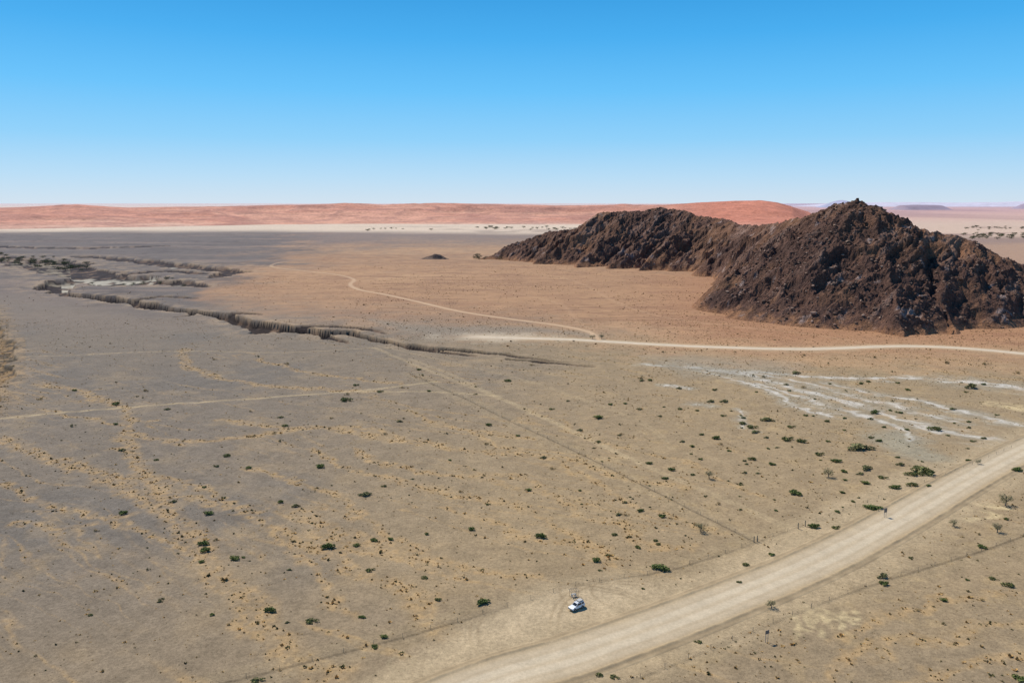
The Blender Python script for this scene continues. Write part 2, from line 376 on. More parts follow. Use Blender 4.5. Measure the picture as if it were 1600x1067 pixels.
# ------------------------------------------------------------------ ground
pys=np.concatenate([np.arange(318.0,330,.6),np.arange(330,400,.8),np.arange(400,600,.6),np.arange(600,760,1.0),np.arange(760,1260,1.6)])
rs=np.array([G(800,p)[1] for p in pys]); rs=np.concatenate([rs,[95,80,60,40,20,.5]])
az=np.arctan(np.linspace(-.80,.80,1100)); rest=np.linspace(az[-1],2*math.pi+az[0],70)[1:-1]; azs=np.concatenate([az,rest])
R_,A_=np.meshgrid(rs,azs,indexing='ij')
X=(R_*np.sin(A_)).ravel(); Y=(R_*np.cos(A_)).ravel()
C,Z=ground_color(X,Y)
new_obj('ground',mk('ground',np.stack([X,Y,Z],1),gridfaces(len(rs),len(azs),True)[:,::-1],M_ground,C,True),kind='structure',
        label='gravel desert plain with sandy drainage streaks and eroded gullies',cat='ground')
# ------------------------------------------------------------------ roads as sheets
def resample(p,step):
    d=np.r_[0,np.cumsum(np.hypot(*np.diff(p,axis=0).T))]; n=max(2,int(d[-1]/step)); s=np.linspace(0,d[-1],n)
    return np.stack([np.interp(s,d,p[:,0]),np.interp(s,d,p[:,1])],1)
def ribbon(name,pts,hw,na,step,off,label,cat,berm=0):
    p=resample(pts,step); t=np.gradient(p,axis=0); t/=np.linalg.norm(t,axis=1)[:,None]; nn=np.stack([-t[:,1],t[:,0]],1)
    s=np.linspace(-1,1,na); q=p[:,None]+nn[:,None]*(s*hw)[None,:,None]; x=q[...,0].ravel(); y=q[...,1].ravel()
    C,z=ground_color(x,y); S=np.tile(s,len(p)); e=np.abs(S)
    z=z+off-(off+.12)*sm(.9,1,e)+berm*np.exp(-((e*hw-berm_r)/.45)**2)*(.6+.5*vnoise(x/1.5,y/1.5,9))
    return new_obj(name,mk(name,np.stack([x,y,z],1),gridfaces(len(p),na)[:,::-1],M_road,C,True),kind='structure',label=label,cat=cat)
berm_r=6.7
ribbon('road',ROAD,9.0,71,1.2,.10,'wide pale graded gravel road with low earth berms','road',.35)
berm_r=5
ribbon('gravel_road',MIDROAD,8,21,2.5,.12,'pale gravel road curving below the rocky hill','road',.15)
berm_r=99
ribbon('dirt_track',TRACK,6,17,3,.12,'narrow winding sandy track across the orange plain','dirt track')

# ------------------------------------------------------------------ rocky hill
CREST=[(745,402,1290,.6),(770,396,1295,.6),(800,379,1300,.6),(850,360,1290,.6),(895,357,1275,.6),(918,343,1265,.6),(940,329,1260,.6),(970,328,1255,.6),(1000,327,1250,.6),(1030,321,1240,.6),(1060,326,1220,.6),(1095,336,1180,.64),(1130,340,1130,.7),(1160,350,1060,.8),(1200,349,960,1.0),(1250,336,850,1.0),(1272,329,800,.9),(1300,320,740,.72),(1325,311,705,.64),(1342,307,695,.62),(1362,315,688,.6),(1385,325,685,.6),(1420,342,685,.6),(1450,357,678,.6),(1500,366,682,.6),(1540,383,690,.6),(1570,398,695,.6),(1610,420,705,.6),(1680,450,730,.6),(1760,480,760,.6)]
SP_=[[(1342,312,690),(1362,346,665),(1385,395,625),(1402,455,575),(1404,527,530)],
 [(1325,318,702),(1290,368,700),(1225,425,695),(1160,464,690),(1085,490,685)],
 [(1300,325,735),(1265,400,665),(1258,460,610),(1272,505,580)],
 [(1450,360,678),(1475,420,620),(1490,512,548)],
 [(1420,344,685),(1430,400,640),(1440,455,590),(1440,520,542)],
 [(1500,368,682),(1540,430,640),(1572,505,580)],
 [(1255,340,840),(1235,380,790),(1205,425,760)],
 [(895,357,1275),(870,375,1240),(850,404,1210)],
 [(940,329,1260),(890,371,1210),(838,408,1190)],
 [(1000,327,1250),(950,375,1180),(900,411,1130)],
 [(1060,326,1220),(1005,375,1160),(950,412,1100)],
 [(1095,336,1180),(1050,372,1110),(1000,415,1070)],
 [(1130,340,1130),(1090,380,1085),(1050,413,1065)],
 [(1200,351,955),(1170,385,925),(1140,418,895)],
 [(1160,351,1060),(1130,380,1020),(1100,411,1000)]]
CR=np.array([P(*q[:3]) for q in CREST]); CSL=np.array([q[3] for q in CREST]); SPW=[np.array([P(*q) for q in s]) for s in SP_]
def arcl(p): return np.r_[0,np.cumsum(np.hypot(np.diff(p[:,0]),np.diff(p[:,1])))]
def hill(X,Y):
    wx=X+8*fbm(X/40,Y/40,3,701)+2.5*fbm(X/11,Y/11,2,705); wy=Y+8*fbm(X/40,Y/40,3,711)+2.5*fbm(X/11,Y/11,2,715)
    d,a=pdist(wx,wy,CR,np.stack([CR[:,2],arcl(CR),CSL],1),700)
    s=a[:,1]
    h=a[:,0]-a[:,2]*d*(.78+.26*sm(0,60,d)); h=np.where(d<1e5,h,-50)
    q=s+.5*d+10*fbm(X/24,Y/24,3,717)
    rib=1-2*np.abs(vnoise(q/23,d/65,719)); rib2=1-2*np.abs(vnoise(q/9,d/32,720))
    mid=sm(4,38,d)*sm(-8,25,h); d0=d
    for i,sp in enumerate(SPW):
        d,a=pdist(wx,wy,sp,np.stack([sp[:,2],arcl(sp)],1),300); g=np.where(d<1e5,a[:,0]-.80*d,-50)
        r1=1-2*np.abs(vnoise((a[:,1]+.4*d+4*fbm(X/15,Y/15,2,728))/11,d/30,727+i)); g=g+2.8*(r1-.4)*sm(2,14,d)
        k=3.; m=np.maximum(h,g); h=m+k*np.exp(-np.abs(h-g)/k)*.3*sm(0,25,d0)
    am=sm(-4,24,h)
    h=h+mid*(5.6*(rib-.35)+2.8*(rib2-.2))
    n=rfbm(X/17,Y/17,4,721); cr_=.65+.35*sm(0,25,d0); h=h+am*cr_*3.6*(n-.2)
    # steeply dipping strata: ledges rising obliquely across the face
    tt=h-.8*X+.25*Y+5*fbm(X/22,Y/22,3,729); st=fbm(tt/6,(h+X)/60,3,731); led=1-2*np.abs(vnoise(tt/4.2,(X+Y)/45,735))
    lm=.25+.75*sm(-.3,.3,fbm(X/40,Y/40,2,737))
    h=h+am*cr_*(1.5*st+1.35*led*lm)
    nb=fbm(X/4.4,Y/4.4,3,741); smooth=1-.5*sm(.12,.4,fbm(X/35,Y/35,3,743))
    h=h+(.15+am)*1.7*nb*smooth
    c=np.abs(vnoise(X/2.4,Y/2.4,751)); h=h+am*1.6*(.6-c)*smooth
    h=h-2.8
    return h,st+.5*led*lm,nb,.5*rib+.5*n,smooth
xs=np.arange(-70,800,1.12); ysg=np.concatenate([np.arange(500,820,.92),np.arange(820,1480,2.1)])
Xg,Yg=np.meshgrid(xs,ysg); X=Xg.ravel();Y=Yg.ravel()
h,st,nb,rb,smo=hill(X,Y)
c=np.repeat(col(108,80,66)[None],len(X),0)
big=fbm(X/50,Y/50,4,761)
c=mix(c,col(132,96,72),sm(-.1,.5,big)*.6)
c=mix(c,col(148,108,79),(1-sm(.5,.95,smo))*.6)
c=mix(c,col(70,54,48),sm(.0,.5,-st)*.65)
c=mix(c,col(80,61,54),sm(.2,.7,rb)*.4)
c=mix(c,col(144,102,73),sm(.0,.6,-rb)*.45)
c=mix(c,col(152,123,106),sm(.35,.75,st)*.5)
c=mix(c,col(186,162,148),sm(.44,.62,fbm(X/12,Y/8,4,771))*.6)
c=mix(c,col(160,116,83),(1-sm(-1,8,h+6*nb))*.9)
keep=(h>-3).reshape(Xg.shape); Fc=gridfaces(len(ysg),len(xs))
kf=keep.ravel()[Fc].any(1); Fc=Fc[kf]; used=np.unique(Fc); remap=np.zeros(len(X),np.int32); remap[used]=np.arange(len(used))
V=np.stack([X,Y,np.maximum(h,-4)],1)
new_obj('rocky_hill',mk('rocky_hill',V[used],remap[Fc],M_rock,c[used],False),kind='structure',label='rugged dark brown rocky hill with jagged twin crest',cat='hill')
# boulders
def icos(n,seed):
    r=np.random.default_rng(seed); out=[]
    import bmesh
    for i in range(n):
        bm=bmesh.new(); bmesh.ops.create_icosphere(bm,subdivisions=1,radius=1)
        v=np.array([q.co[:] for q in bm.verts])*r.uniform(.6,1.15,(len(bm.verts),1)); v=v*np.array([1.2,.9,.75])
        f=np.array([[q.index for q in p.verts] for p in bm.faces]); bm.free(); out.append((v,f))
    return out
def scatter(tmpls,xyz,size,cols,rot=None,tilt=.0):
    Vs=[];Fs=[];Cs=[];off=0; n=len(xyz); which=RNG.integers(0,len(tmpls),n)
    for k,(tv,tf,*tc) in enumerate(tmpls):
        idx=np.nonzero(which==k)[0]
        if len(idx)==0: continue
        a=RNG.uniform(0,6.283,len(idx)); ca,sa=np.cos(a),np.sin(a)
        s=size[idx]
        v=tv[None]*s[:,None,:]
        vx=v[...,0]*ca[:,None]-v[...,1]*sa[:,None]; vy=v[...,0]*sa[:,None]+v[...,1]*ca[:,None]
        v=np.stack([vx,vy,v[...,2]],-1)+xyz[idx][:,None]
        Vs.append(v.reshape(-1,3)); m=len(tv)
        Fs.append((tf[None]+(np.arange(len(idx))*m)[:,None,None]+off).reshape(-1,tf.shape[1])); off+=len(idx)*m
        cc=np.repeat(cols[idx][:,None],m,1)
        if tc: cc=cc*tc[0][None,:,None]
        Cs.append(cc.reshape(-1,3))
    return np.vstack(Vs),np.vstack(Fs),np.clip(np.vstack(Cs),0,1)
nB=34000
bx=RNG.uniform(-60,760,nB); by=np.where(RNG.random(nB)<.75,RNG.uniform(505,820,nB),RNG.uniform(820,1330,nB))
bh,bst,bnb,brb,bsm=hill(bx,by); ok=(bh>-.8)&(bh+RNG.normal(0,1,nB)*5>3)&(brb+bst+RNG.normal(0,.4,nB)>.15)&(bsm>.6)
bx,by,bh=bx[ok],by[ok],bh[ok]; sz=RNG.gamma(1.8,.32,len(bx))*.75+.4
t=RNG.random((len(bx),1)); bc=col(94,71,60)*(1-t)+col(178,148,126)*t**2
V,Fc,C=scatter(icos(6,3),np.stack([bx,by,bh+sz*.1],1),np.stack([sz,sz,sz*RNG.uniform(.6,1.1,len(sz))],1),bc)
new_obj('boulders',mk('boulders',V,Fc,M_boulder,C),kind='stuff',label='loose brown boulders covering the rocky hillside',cat='rocks')
# small outcrop on the plain
ox,oy=G(682,405)
xs=np.linspace(-32,32,90);ys=np.linspace(-16,16,60);Xg,Yg=np.meshgrid(xs,ys);x=Xg.ravel();y=Yg.ravel()
hh=9*np.exp(-(x/14)**2-(y/8)**2)+3.5*np.exp(-((x+17)/8)**2-(y/6)**2)+(1.8*fbm(x/4,y/4,3,5)+1.5*rfbm(x/8,y/8,2,6)-.5)*np.exp(-(x/22)**2-(y/11)**2)-1.2
cc=mix(np.repeat(col(112,94,82)[None],len(x),0),col(150,124,104),sm(-.3,.5,fbm(x/5,y/5,3,8)))
o=new_obj('rock_outcrop',mk('rock_outcrop',np.stack([x,y,hh],1),gridfaces(60,90),M_rock,cc),kind='structure',label='small dark rock outcrop standing alone on orange plain',cat='rock outcrop'); o.location=(ox,oy,0)

# ------------------------------------------------------------------ dunes
prof=np.array([(-1500,326),(-600,322),(-200,325),(0,324),(60,322),(120,320),(160,322),(200,324.5),(280,323),(350,323),(430,321),(500,320.5),(540,318.5),(600,320),(680,317.5),(750,319),(800,320),(870,322),(950,320.5),(1040,320),(1100,317),(1150,314.5),(1190,314),(1215,317),(1240,324),(1262,334),(1300,345)])
azd=np.arctan(np.linspace(-1.4,.40,1000)); rd_=np.concatenate([np.arange(2900,6000,20),np.arange(6000,9000,120)])
R_,A_=np.meshgrid(rd_,azd,indexing='ij'); X=(R_*np.sin(A_)).ravel();Y=(R_*np.cos(A_)).ravel();R=R_.ravel()
pxd=800+F*np.tan(A_.ravel())/CP
top=H-(np.interp(pxd,prof[:,0],prof[:,1])-316.8)*5400/F*1.0
top=np.where(np.interp(pxd,prof[:,0],prof[:,1])>344,-8,top)
nz=fbm(X/900,Y/900,3,801); st0=3350+260*nz
s=sm(st0,5400,R)**.8
rg=rfbm(X/700+nz,Y/330,4,811); sml=rfbm(X/160,Y/120,3,821); bg_=rfbm(X/1500+nz,Y/520,2,831)
env=np.sin(np.clip((R-st0)/(5400-st0),0,1)*math.pi)
Zd=top*s+env*(14*rg+6*sml+14*bg_)*np.clip(top/60,0,1)-3*(1-sm(0,1,(R-st0)/150))
Zd=np.where(R>5500,Zd-(R-5500)*.004,Zd)
Zd=np.where(top<6,np.minimum(Zd,-6),Zd)
c=np.repeat(col(213,153,120)[None],len(X),0)
c=mix(c,col(218,182,152),1-sm(3200,3700,R+300*nz))
c=mix(c,col(200,130,102),sm(4300,5300,R+500*nz)*.8)
c=mix(c,col(184,114,86),sm(.0,.5,rg)*.5)
c=mix(c,col(222,166,130),sm(.1,.6,-bg_)*.5)
c=mix(c,col(150,104,86),sm(.1,.6,sml)*.45)
c=mix(c,col(198,116,80),sm(1020,1120,pxd)*.75)
c=mix(c,col(200,190,200),np.full(len(X),.08))  # slight air haze painted over the sand colour
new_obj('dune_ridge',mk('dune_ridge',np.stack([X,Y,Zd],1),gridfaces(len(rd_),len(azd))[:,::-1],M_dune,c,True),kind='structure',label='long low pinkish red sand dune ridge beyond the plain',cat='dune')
# distant hills as gentle heightfields, air haze painted into their base colours
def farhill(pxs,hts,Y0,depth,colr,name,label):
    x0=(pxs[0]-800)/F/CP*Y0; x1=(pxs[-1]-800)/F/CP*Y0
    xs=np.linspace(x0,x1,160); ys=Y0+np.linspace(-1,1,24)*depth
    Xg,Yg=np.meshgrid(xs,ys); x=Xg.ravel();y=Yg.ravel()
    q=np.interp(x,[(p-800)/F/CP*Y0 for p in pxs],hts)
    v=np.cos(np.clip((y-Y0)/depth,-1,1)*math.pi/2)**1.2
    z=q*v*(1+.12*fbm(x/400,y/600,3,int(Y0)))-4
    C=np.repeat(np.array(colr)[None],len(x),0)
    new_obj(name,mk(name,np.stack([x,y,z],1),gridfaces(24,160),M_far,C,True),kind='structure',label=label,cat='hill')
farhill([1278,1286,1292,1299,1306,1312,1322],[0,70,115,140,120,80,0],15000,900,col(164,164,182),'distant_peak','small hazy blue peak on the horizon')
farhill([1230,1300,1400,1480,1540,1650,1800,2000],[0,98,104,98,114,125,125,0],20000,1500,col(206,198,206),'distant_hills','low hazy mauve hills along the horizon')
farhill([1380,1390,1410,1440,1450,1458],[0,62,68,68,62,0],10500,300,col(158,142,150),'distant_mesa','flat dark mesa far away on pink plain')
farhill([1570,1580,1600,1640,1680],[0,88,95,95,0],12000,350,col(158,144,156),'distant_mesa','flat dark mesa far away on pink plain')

# ------------------------------------------------------------------ vegetation templates
def leafcloud(n,lobes,seed,size,rx,ry,rz,z0,quad=True,flat=.5):
    r=np.random.default_rng(seed); cen=[]
    for i in range(lobes):
        a=r.uniform(0,6.28); q=math.sqrt(r.random())*.75; cen.append((q*rx*math.cos(a),q*ry*math.sin(a),z0+rz*r.uniform(.3,1)*(1-q*flat)))
    V=[];Fc=[];S=[]
    for i in range(n):
        c=cen[r.integers(lobes)]; d=r.normal(size=3); d/=np.linalg.norm(d); rad=r.uniform(.55,1.1)
        p=np.array(c)+d*rad*np.array([rx*.36,ry*.36,rz*.34]); p[2]=max(p[2],.02)
        u=r.normal(size=3);u/=np.linalg.norm(u);w=np.cross(u,r.normal(size=3));w/=np.linalg.norm(w); s=size*r.uniform(.5,1.2)
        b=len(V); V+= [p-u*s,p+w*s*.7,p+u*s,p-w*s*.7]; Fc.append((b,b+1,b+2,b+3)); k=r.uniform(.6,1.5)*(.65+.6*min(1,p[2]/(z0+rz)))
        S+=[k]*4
    return np.array(V),np.array(Fc),np.array(S)
def tube(pts,rad,n=6):
    V=[];Fc=[]
    for i,(p,r) in enumerate(zip(pts,rad)):
        for k in range(n): V.append((p[0]+r*math.cos(k*6.2832/n),p[1]+r*math.sin(k*6.2832/n),p[2]))
    for i in range(len(pts)-1):
        for k in range(n): Fc.append((i*n+k,i*n+(k+1)%n,(i+1)*n+(k+1)%n,(i+1)*n+k))
    return np.array(V),np.array(Fc)
GREENS=[col(110,116,64),col(126,124,76),col(98,108,58),col(136,130,86)]
SH=[]
for i in range(6):
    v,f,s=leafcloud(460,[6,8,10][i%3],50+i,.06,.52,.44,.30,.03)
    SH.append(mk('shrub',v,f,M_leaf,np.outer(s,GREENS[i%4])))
DRY=[]
for i in range(3):
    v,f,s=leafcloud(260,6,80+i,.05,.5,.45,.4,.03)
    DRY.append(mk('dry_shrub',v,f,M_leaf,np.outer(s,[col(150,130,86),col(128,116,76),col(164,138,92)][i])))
shl=[(1030,889,25),(844,840,17),(569,772,19),(326,804,18),(366,873,18),(317,850,16),(318,860,18),(315,878,12),(421,953,17),(487,970,17),(753,943,20),(932,877,16),(968,804,12),(1002,797,10),(1033,806,12),(1245,772,20),(1273,824,15),(1366,795,26),(1306,825,12),(1204,867,12),(1348,704,34),(1440,740,28),(1423,743,18),(1400,763,17),(1425,759,15),(1357,735,17),(1342,741,12),(1379,748,14),(1352,756,16),(1308,722,15),(1280,711,12),(1207,725,13),(1182,676,15),(1200,658,18),(1230,688,16),(1253,691,14),(1236,668,12),(1160,662,12),(1175,668,14),(1120,685,12),(1015,724,11),(1040,746,12),(1175,718,12),(1109,628,11),(1130,628,12),(1246,584,14),(1514,606,18),(1460,672,20),(1367,645,12),(1405,645,10),(935,654,16),(862,640,10),(764,664,10),(848,714,10),(826,766,12),(737,827,14),(501,730,15),(387,730,11),(190,803,15),(190,703,10),(244,718,8),(354,712,11),(438,652,10),(445,665,11),(541,627,16),(594,613,9),(625,659,10),(670,612,8),(793,596,12),(261,640,9),(179,632,11),(118,610,9),(556,602,8),(463,792,13),(437,785,12),(511,855,18),(557,851,12),(586,843,14),(610,842,12),(578,890,14),(600,995,13),(565,963,12),(587,1011,12),(402,1063,16),(685,937,11),(663,903,12),(1376,902,15),(1379,914,14),(1536,855,13),(1474,940,12),(1590,735,16),(1575,916,16),(1590,1062,20),(1091,1003,11),(960,1058,14),(936,1055,12),(1155,910,8),(1165,883,10),(998,856,10),(960,836,10),(1024,846,8),(808,680,10),(905,672,9),(998,640,9),(1062,640,8),(655,578,8),(1004,596,9),(1014,595,9),(1512,720,8),(318,762,8),(950,868,9),(975,784,9),(1050,734,10),(1320,738,10),(1405,728,12),(1435,732,12),(1294,690,8),(1215,700,8),(1185,740,8),(1140,705,8),(1310,800,9),(1450,760,9),(1375,690,8),(1258,650,9),(1130,650,8),(1065,690,8),(935,690,8),(1550,905,9),(1520,690,8),(1490,640,10),(1420,610,10),(1345,600,8),(452,890,9),(380,870,8),(330,960,9),(250,940,8),(600,760,8),(704,720,7),(270,785,9)]
def place(me,name,px,py,w,hs,label,group,cat='shrub'):
    x,y=G(px,py); sl=math.hypot(math.hypot(x,y),H); s=w*sl/F
    o=new_obj(name,me,label=label,cat=cat,group=group); o.location=(x,y,gz1(x,y)-.03); o.scale=(s,s*.8,s*hs); o.rotation_euler=(0,0,random.uniform(-.5,.5)+random.choice([0,math.pi])); return o
for px,py,w in shl:
    place(random.choice(SH),'shrub',px,py,w*random.uniform(1.05,1.3),random.uniform(.45,.65) if w>20 else random.uniform(.6,.9),'low dark green desert shrub on sandy gravel','green shrubs on the plain')
cnt=0
while cnt<155:
    if cnt<75: px=random.uniform(880,1560); py=random.uniform(590,800)
    else: px=random.uniform(0,1600); py=550+500*random.random()**1.4
    x,y=G(px,py); a=np.array([x]);b=np.array([y]); dm,dq,dt=roadmasks(a,b)
    if dm[0]<13 or dq[0]<8: continue
    if random.random()>.35+.65*px/1600: continue
    if cnt<75 or random.random()<.3: place(random.choice(SH),'shrub',px,py,random.uniform(5,10),random.uniform(.7,1.0),'low dark green desert shrub on sandy gravel','green shrubs on the plain')
    else: place(random.choice(DRY),'dry_shrub',px,py,random.uniform(6,10),random.uniform(.7,1.1),'small straggly olive brown shrub on gravel','dry shrubs on the plain')
    cnt+=1
# trees
def treemesh(seed,h=4.2,w=2.6,n=420,ls=.10):
    r=random.Random(seed); V=[];Fc=[];off=0
    def add(v,f):
        nonlocal off
        V.append(v);Fc.append(f+off);off+=len(v)
    add(*tube([(0,0,-.2),(.05,.03,h*.2),(.12,0,h*.4)],[.16,.12,.10]))
    for k in range(6):
        a=k*1.05+r.uniform(-.3,.3); e=(math.cos(a)*w*.42,math.sin(a)*w*.42,h*r.uniform(.66,.85))
        add(*tube([(.12,0,h*.25),(e[0]*.5+.1,e[1]*.5,h*.5),e],[.08,.05,.025]))
    tv=np.vstack(V);tf=np.vstack(Fc)
    cv,cf,cs=leafcloud(n,16,seed,ls,w*.62,w*.62,h*.55,h*.25,flat=.45)
    return (tv,tf),(cv,cf,cs)
M_bark=flat_mat('bark',(.16,.13,.10),.9,0,.3)
TT=[]
for i in range(3):
    (tv,tf),(cv,cf,cs)=treemesh(200+i,4.2,2.8,620,.12)
    TT.append((mk('trunk',tv,tf,M_bark),mk('crown',cv,cf,M_leaf,np.outer(cs,[col(118,114,80),col(134,126,94),col(106,106,70)][i]))))
for k,(px,py,w) in enumerate([(1095,830,16),(1108,747,14),(1294,745,15),(1571,790,18),(1558,832,14),(1205,950,14),(926,530,9),(940,530,9),(1490,822,11),(1528,725,8)]):
    x,y=G(px,py); s=w*math.hypot(math.hypot(x,y),H)/F/3.0
    o=new_obj('thorn_tree',None,label='small sparse thorn tree beside gravel track' if py<600 else 'small grey green thorn tree on sandy gravel',cat='tree',group='thorn trees on the plain')
    o.location=(x,y,gz1(x,y)); o.scale=(s,s,s*.75); o.rotation_euler=(0,0,random.uniform(0,6))
    a,b=TT[k%3]; new_obj('trunk',a,o); new_obj('crown',b,o)
FT=[]
for i in range(3):
    (tv,tf),(cv,cf,cs)=treemesh(300+i,5,5.5,200,.32)
    FT.append((mk('trunk',tv,tf,M_bark),mk('crown',cv,cf,M_leaf,np.outer(cs,[col(82,86,56),col(92,90,64),col(74,76,52)][i]))))
def far_trees(n,fn,lab,grp,sc=1):
    for _ in range(n):
        px,py=fn(); x,y=G(px,py); o=new_obj('acacia_tree',None,label=lab,cat='tree',group=grp)
        s=random.uniform(.8,1.5)*sc; o.location=(x,y,gz1(x,y)-.2); o.scale=(s*1.3,s*1.3,s*.9); o.rotation_euler=(0,0,random.uniform(0,6))
        a,b=random.choice(FT); new_obj('trunk',a,o); new_obj('crown',b,o)
def f1(): t=random.random(); return (-20+150*t+random.gauss(0,6),403+12*t**1.5+random.gauss(0,3.5))
def f2(): return (random.uniform(735,900),random.gauss(357.5,1.2))
def f3(): return (random.uniform(1505,1620),random.choice([357,368,372])+random.gauss(0,1.3))
def f4(): return (random.uniform(738,785),random.gauss(403.5,1.5))
def f5(): return (random.uniform(560,680),random.gauss(359,.8))
def f6(): return (random.uniform(130,290),random.gauss(437,2.5))
far_trees(90,f1,'dark green acacia tree in dry riverbed','trees in the riverbed',1.05)
far_trees(30,f2,'dark acacia tree on pale distant plain','trees on the distant plain',1.6)
far_trees(80,f3,'dark acacia tree on pale plain behind hill','trees behind the hill',1.5)
far_trees(12,f4,'dark acacia tree at the foot of hill','trees at the foot of the hill',1.1)
far_trees(9,f5,'dark acacia tree on pale distant plain','trees on the distant plain',1.4)
far_trees(18,f6,'dark green acacia tree in dry riverbed','trees in the riverbed',.65)
# tufts
def tuft(seed):
    r=np.random.default_rng(seed);V=[];Fc=[];S=[]
    for k in range(11):
        a=r.uniform(0,6.28); e=r.uniform(.25,1.3); L=r.uniform(.6,1); dx,dy=math.cos(a),math.sin(a)
        t=np.array([dx*L*math.cos(e)*.7,dy*L*math.cos(e)*.7,L*math.sin(e)*.75]); w=.22; b0=np.array([dx*.15,dy*.15,-.05]); p=np.array([-dy*w,dx*w,0])
        i=len(V); V+=[b0-p,b0+p,t*1.0]; Fc.append((i,i+1,i+2)); S+=[.7,.7,1.2]
    return np.array(V),np.array(Fc),np.array(S)
TU=[tuft(i) for i in range(8)]
n=230000; y=np.sqrt(RNG.uniform(112**2,620**2,n)); x=RNG.uniform(-.74,.74,n)*y
px,py=tomap(x,y); dm,dq,dt=roadmasks(x,y); st=streak(x,y); cl=fbm(x/22,y/22,3,901); dep,_=canyon(x,y)
pr=.045+.62*st**1.3+.22*sm(400,1300,px)*sm(-.4,.4,cl)+.05*sm(0,.5,cl)+.4*(px<14)*(py<650)
ok=(RNG.random(n)<pr)&(dm>8.5+2*RNG.random(n))&(dq>7)&((dep<.3)|(px<30))&(polysd(px,py,PULL)<0)
x,y,st=x[ok],y[ok],st[ok]; z=gz(x,y); s=(RNG.gamma(1.8,.15,len(x))+.15)*(1+.3*np.clip(st,0,1))
t=RNG.random((len(x),1)); cc=col(208,166,102)*(1-t)+col(162,134,88)*t; cc=np.where(RNG.random((len(x),1))<.27,col(100,94,58),cc)
V,Fc,C=scatter(TU,np.stack([x,y,z],1),np.stack([s*1.15,s*1.15,s*.65],1),cc)
new_obj('dry_grass_tufts',mk('dry_grass_tufts',V,Fc,M_grass,C),kind='stuff',label='scattered dry yellow brown grass tufts on gravel',cat='grass')
n=60000; y=np.sqrt(RNG.uniform(480**2,1250**2,n)); x=RNG.uniform(-.74,.72,n)*y; px,py=tomap(x,y)
cl=fbm(x/60,y/60,3,911); dm,dq,dt=roadmasks(x,y); dep,_=canyon(x,y)
sd=polysd(px,py,[(320,456),(400,425),(450,402),(540,386),(800,380),(1000,400),(1700,400),(1900,640),(1250,600),(1050,560),(900,540),(700,530),(520,500),(420,480)])
ok=(RNG.random(n)<(.10+.8*sm(-20,20,sd))*(.2+.8*sm(-.2,.4,cl))*(.35+.65*sm(400,470,py)))&(dq>6)&(dt>4)&(dep<.3); hh=hill(x,y)[0]; ok&=hh<-1
x,y=x[ok],y[ok]; z=gz(x,y); s=RNG.gamma(2.0,.19,len(x))+.26
t=RNG.random((len(x),1)); cc=col(186,146,98)*(1-t)+col(98,84,58)*t
V,Fc,C=scatter(TU,np.stack([x,y,z],1),np.stack([s*1.2,s*1.2,s*.8],1),cc)
new_obj('desert_scrub',mk('desert_scrub',V,Fc,M_grass,C),kind='stuff',label='sparse low scrub dotting the orange plain',cat='scrub')

# ------------------------------------------------------------------ box-built objects
def boxes(name,lst,mat,bev=0):
    import bmesh
    bm=bmesh.new()
    for (cx,cy,cz,sx,sy,sz) in lst:
        r=bmesh.ops.create_cube(bm,size=1)
        for v in r['verts']: v.co=Vector((v.co.x*sx,v.co.y*sy,v.co.z*sz))+Vector((cx,cy,cz))
    if bev: bmesh.ops.bevel(bm,geom=bm.edges[:],offset=bev,segments=2,affect='EDGES')
    me=bpy.data.meshes.new(name); bm.to_mesh(me); bm.free(); me.materials.append(mat); return me
M_wood=flat_mat('weathered_wood',(.20,.17,.12),.9,0,.3)
M_wire=flat_mat('fence_wire',(.16,.15,.13),.6,.3,.1)
M_steel=flat_mat('galvanised_steel',(.32,.32,.32),.5,.5,.1)
M_white=flat_mat('white_paint',(.80,.80,.78),.35,0,.03)
M_glass=flat_mat('dark_glass',(.02,.025,.03),.08,0,.05)
M_black=flat_mat('black_rubber',(.03,.03,.03),.8,0,.1)
M_grey=flat_mat('grey_trim',(.12,.12,.12),.6,0,.1)
M_red=flat_mat('red_lens',(.4,.02,.02),.3,0,.05)
M_lamp=flat_mat('headlight_lens',(.6,.6,.6),.15,0,.05)
M_tent=flat_mat('canvas_cover',(.45,.43,.38),.85,0,.1)
M_conc=flat_mat('pale_concrete',(.45,.42,.36),.9,0,.15)
M_sign=flat_mat('sign_back',(.16,.15,.14),.6,.2,.1)
postme=boxes('post',[(0,0,.45,.06,.06,1.2),(0,0,1.07,.05,.05,.05)],M_wood)
def fence(pts,step,label):
    root=new_obj('wire_fence',None,label=label,cat='fence',group='wire fences along the road')
    p=resample(pts,step); z=gz(p[:,0],p[:,1])
    root.location=(p[0,0],p[0,1],z[0])
    for i in range(len(p)):
        o=new_obj('post',postme,root); o.location=(p[i,0]-p[0,0],p[i,1]-p[0,1],z[i]-z[0])
        s=1.4 if i%9==0 else random.uniform(.9,1.1); o.scale=(s,s,random.uniform(.92,1.02)); o.rotation_euler=(random.uniform(-.05,.05),random.uniform(-.05,.05),random.random())
    V=[];Fc=[]
    for hgt in (.3,.62,.95):
        b=len(V)
        for i in range(len(p)):
            x,y,zz=p[i,0]-p[0,0],p[i,1]-p[0,1],z[i]-z[0]+hgt
            V+=[(x,y,zz+.012),(x+.01,y,zz-.008),(x-.01,y,zz-.008)]
        for i in range(len(p)-1):
            for k in range(3): Fc.append((b+i*3+k,b+i*3+(k+1)%3,b+i*3+3+(k+1)%3,b+i*3+3+k))
    new_obj('wire',mk('wire',V,Fc,M_wire),root)
fence(FENCE_A,6.2,'long post and wire fence following gravel road')
fence(FENCE_B,6.0,'post and wire fence on sandy road verge')
fence(FENCE_C,7,'post and wire fence running diagonally across plain')

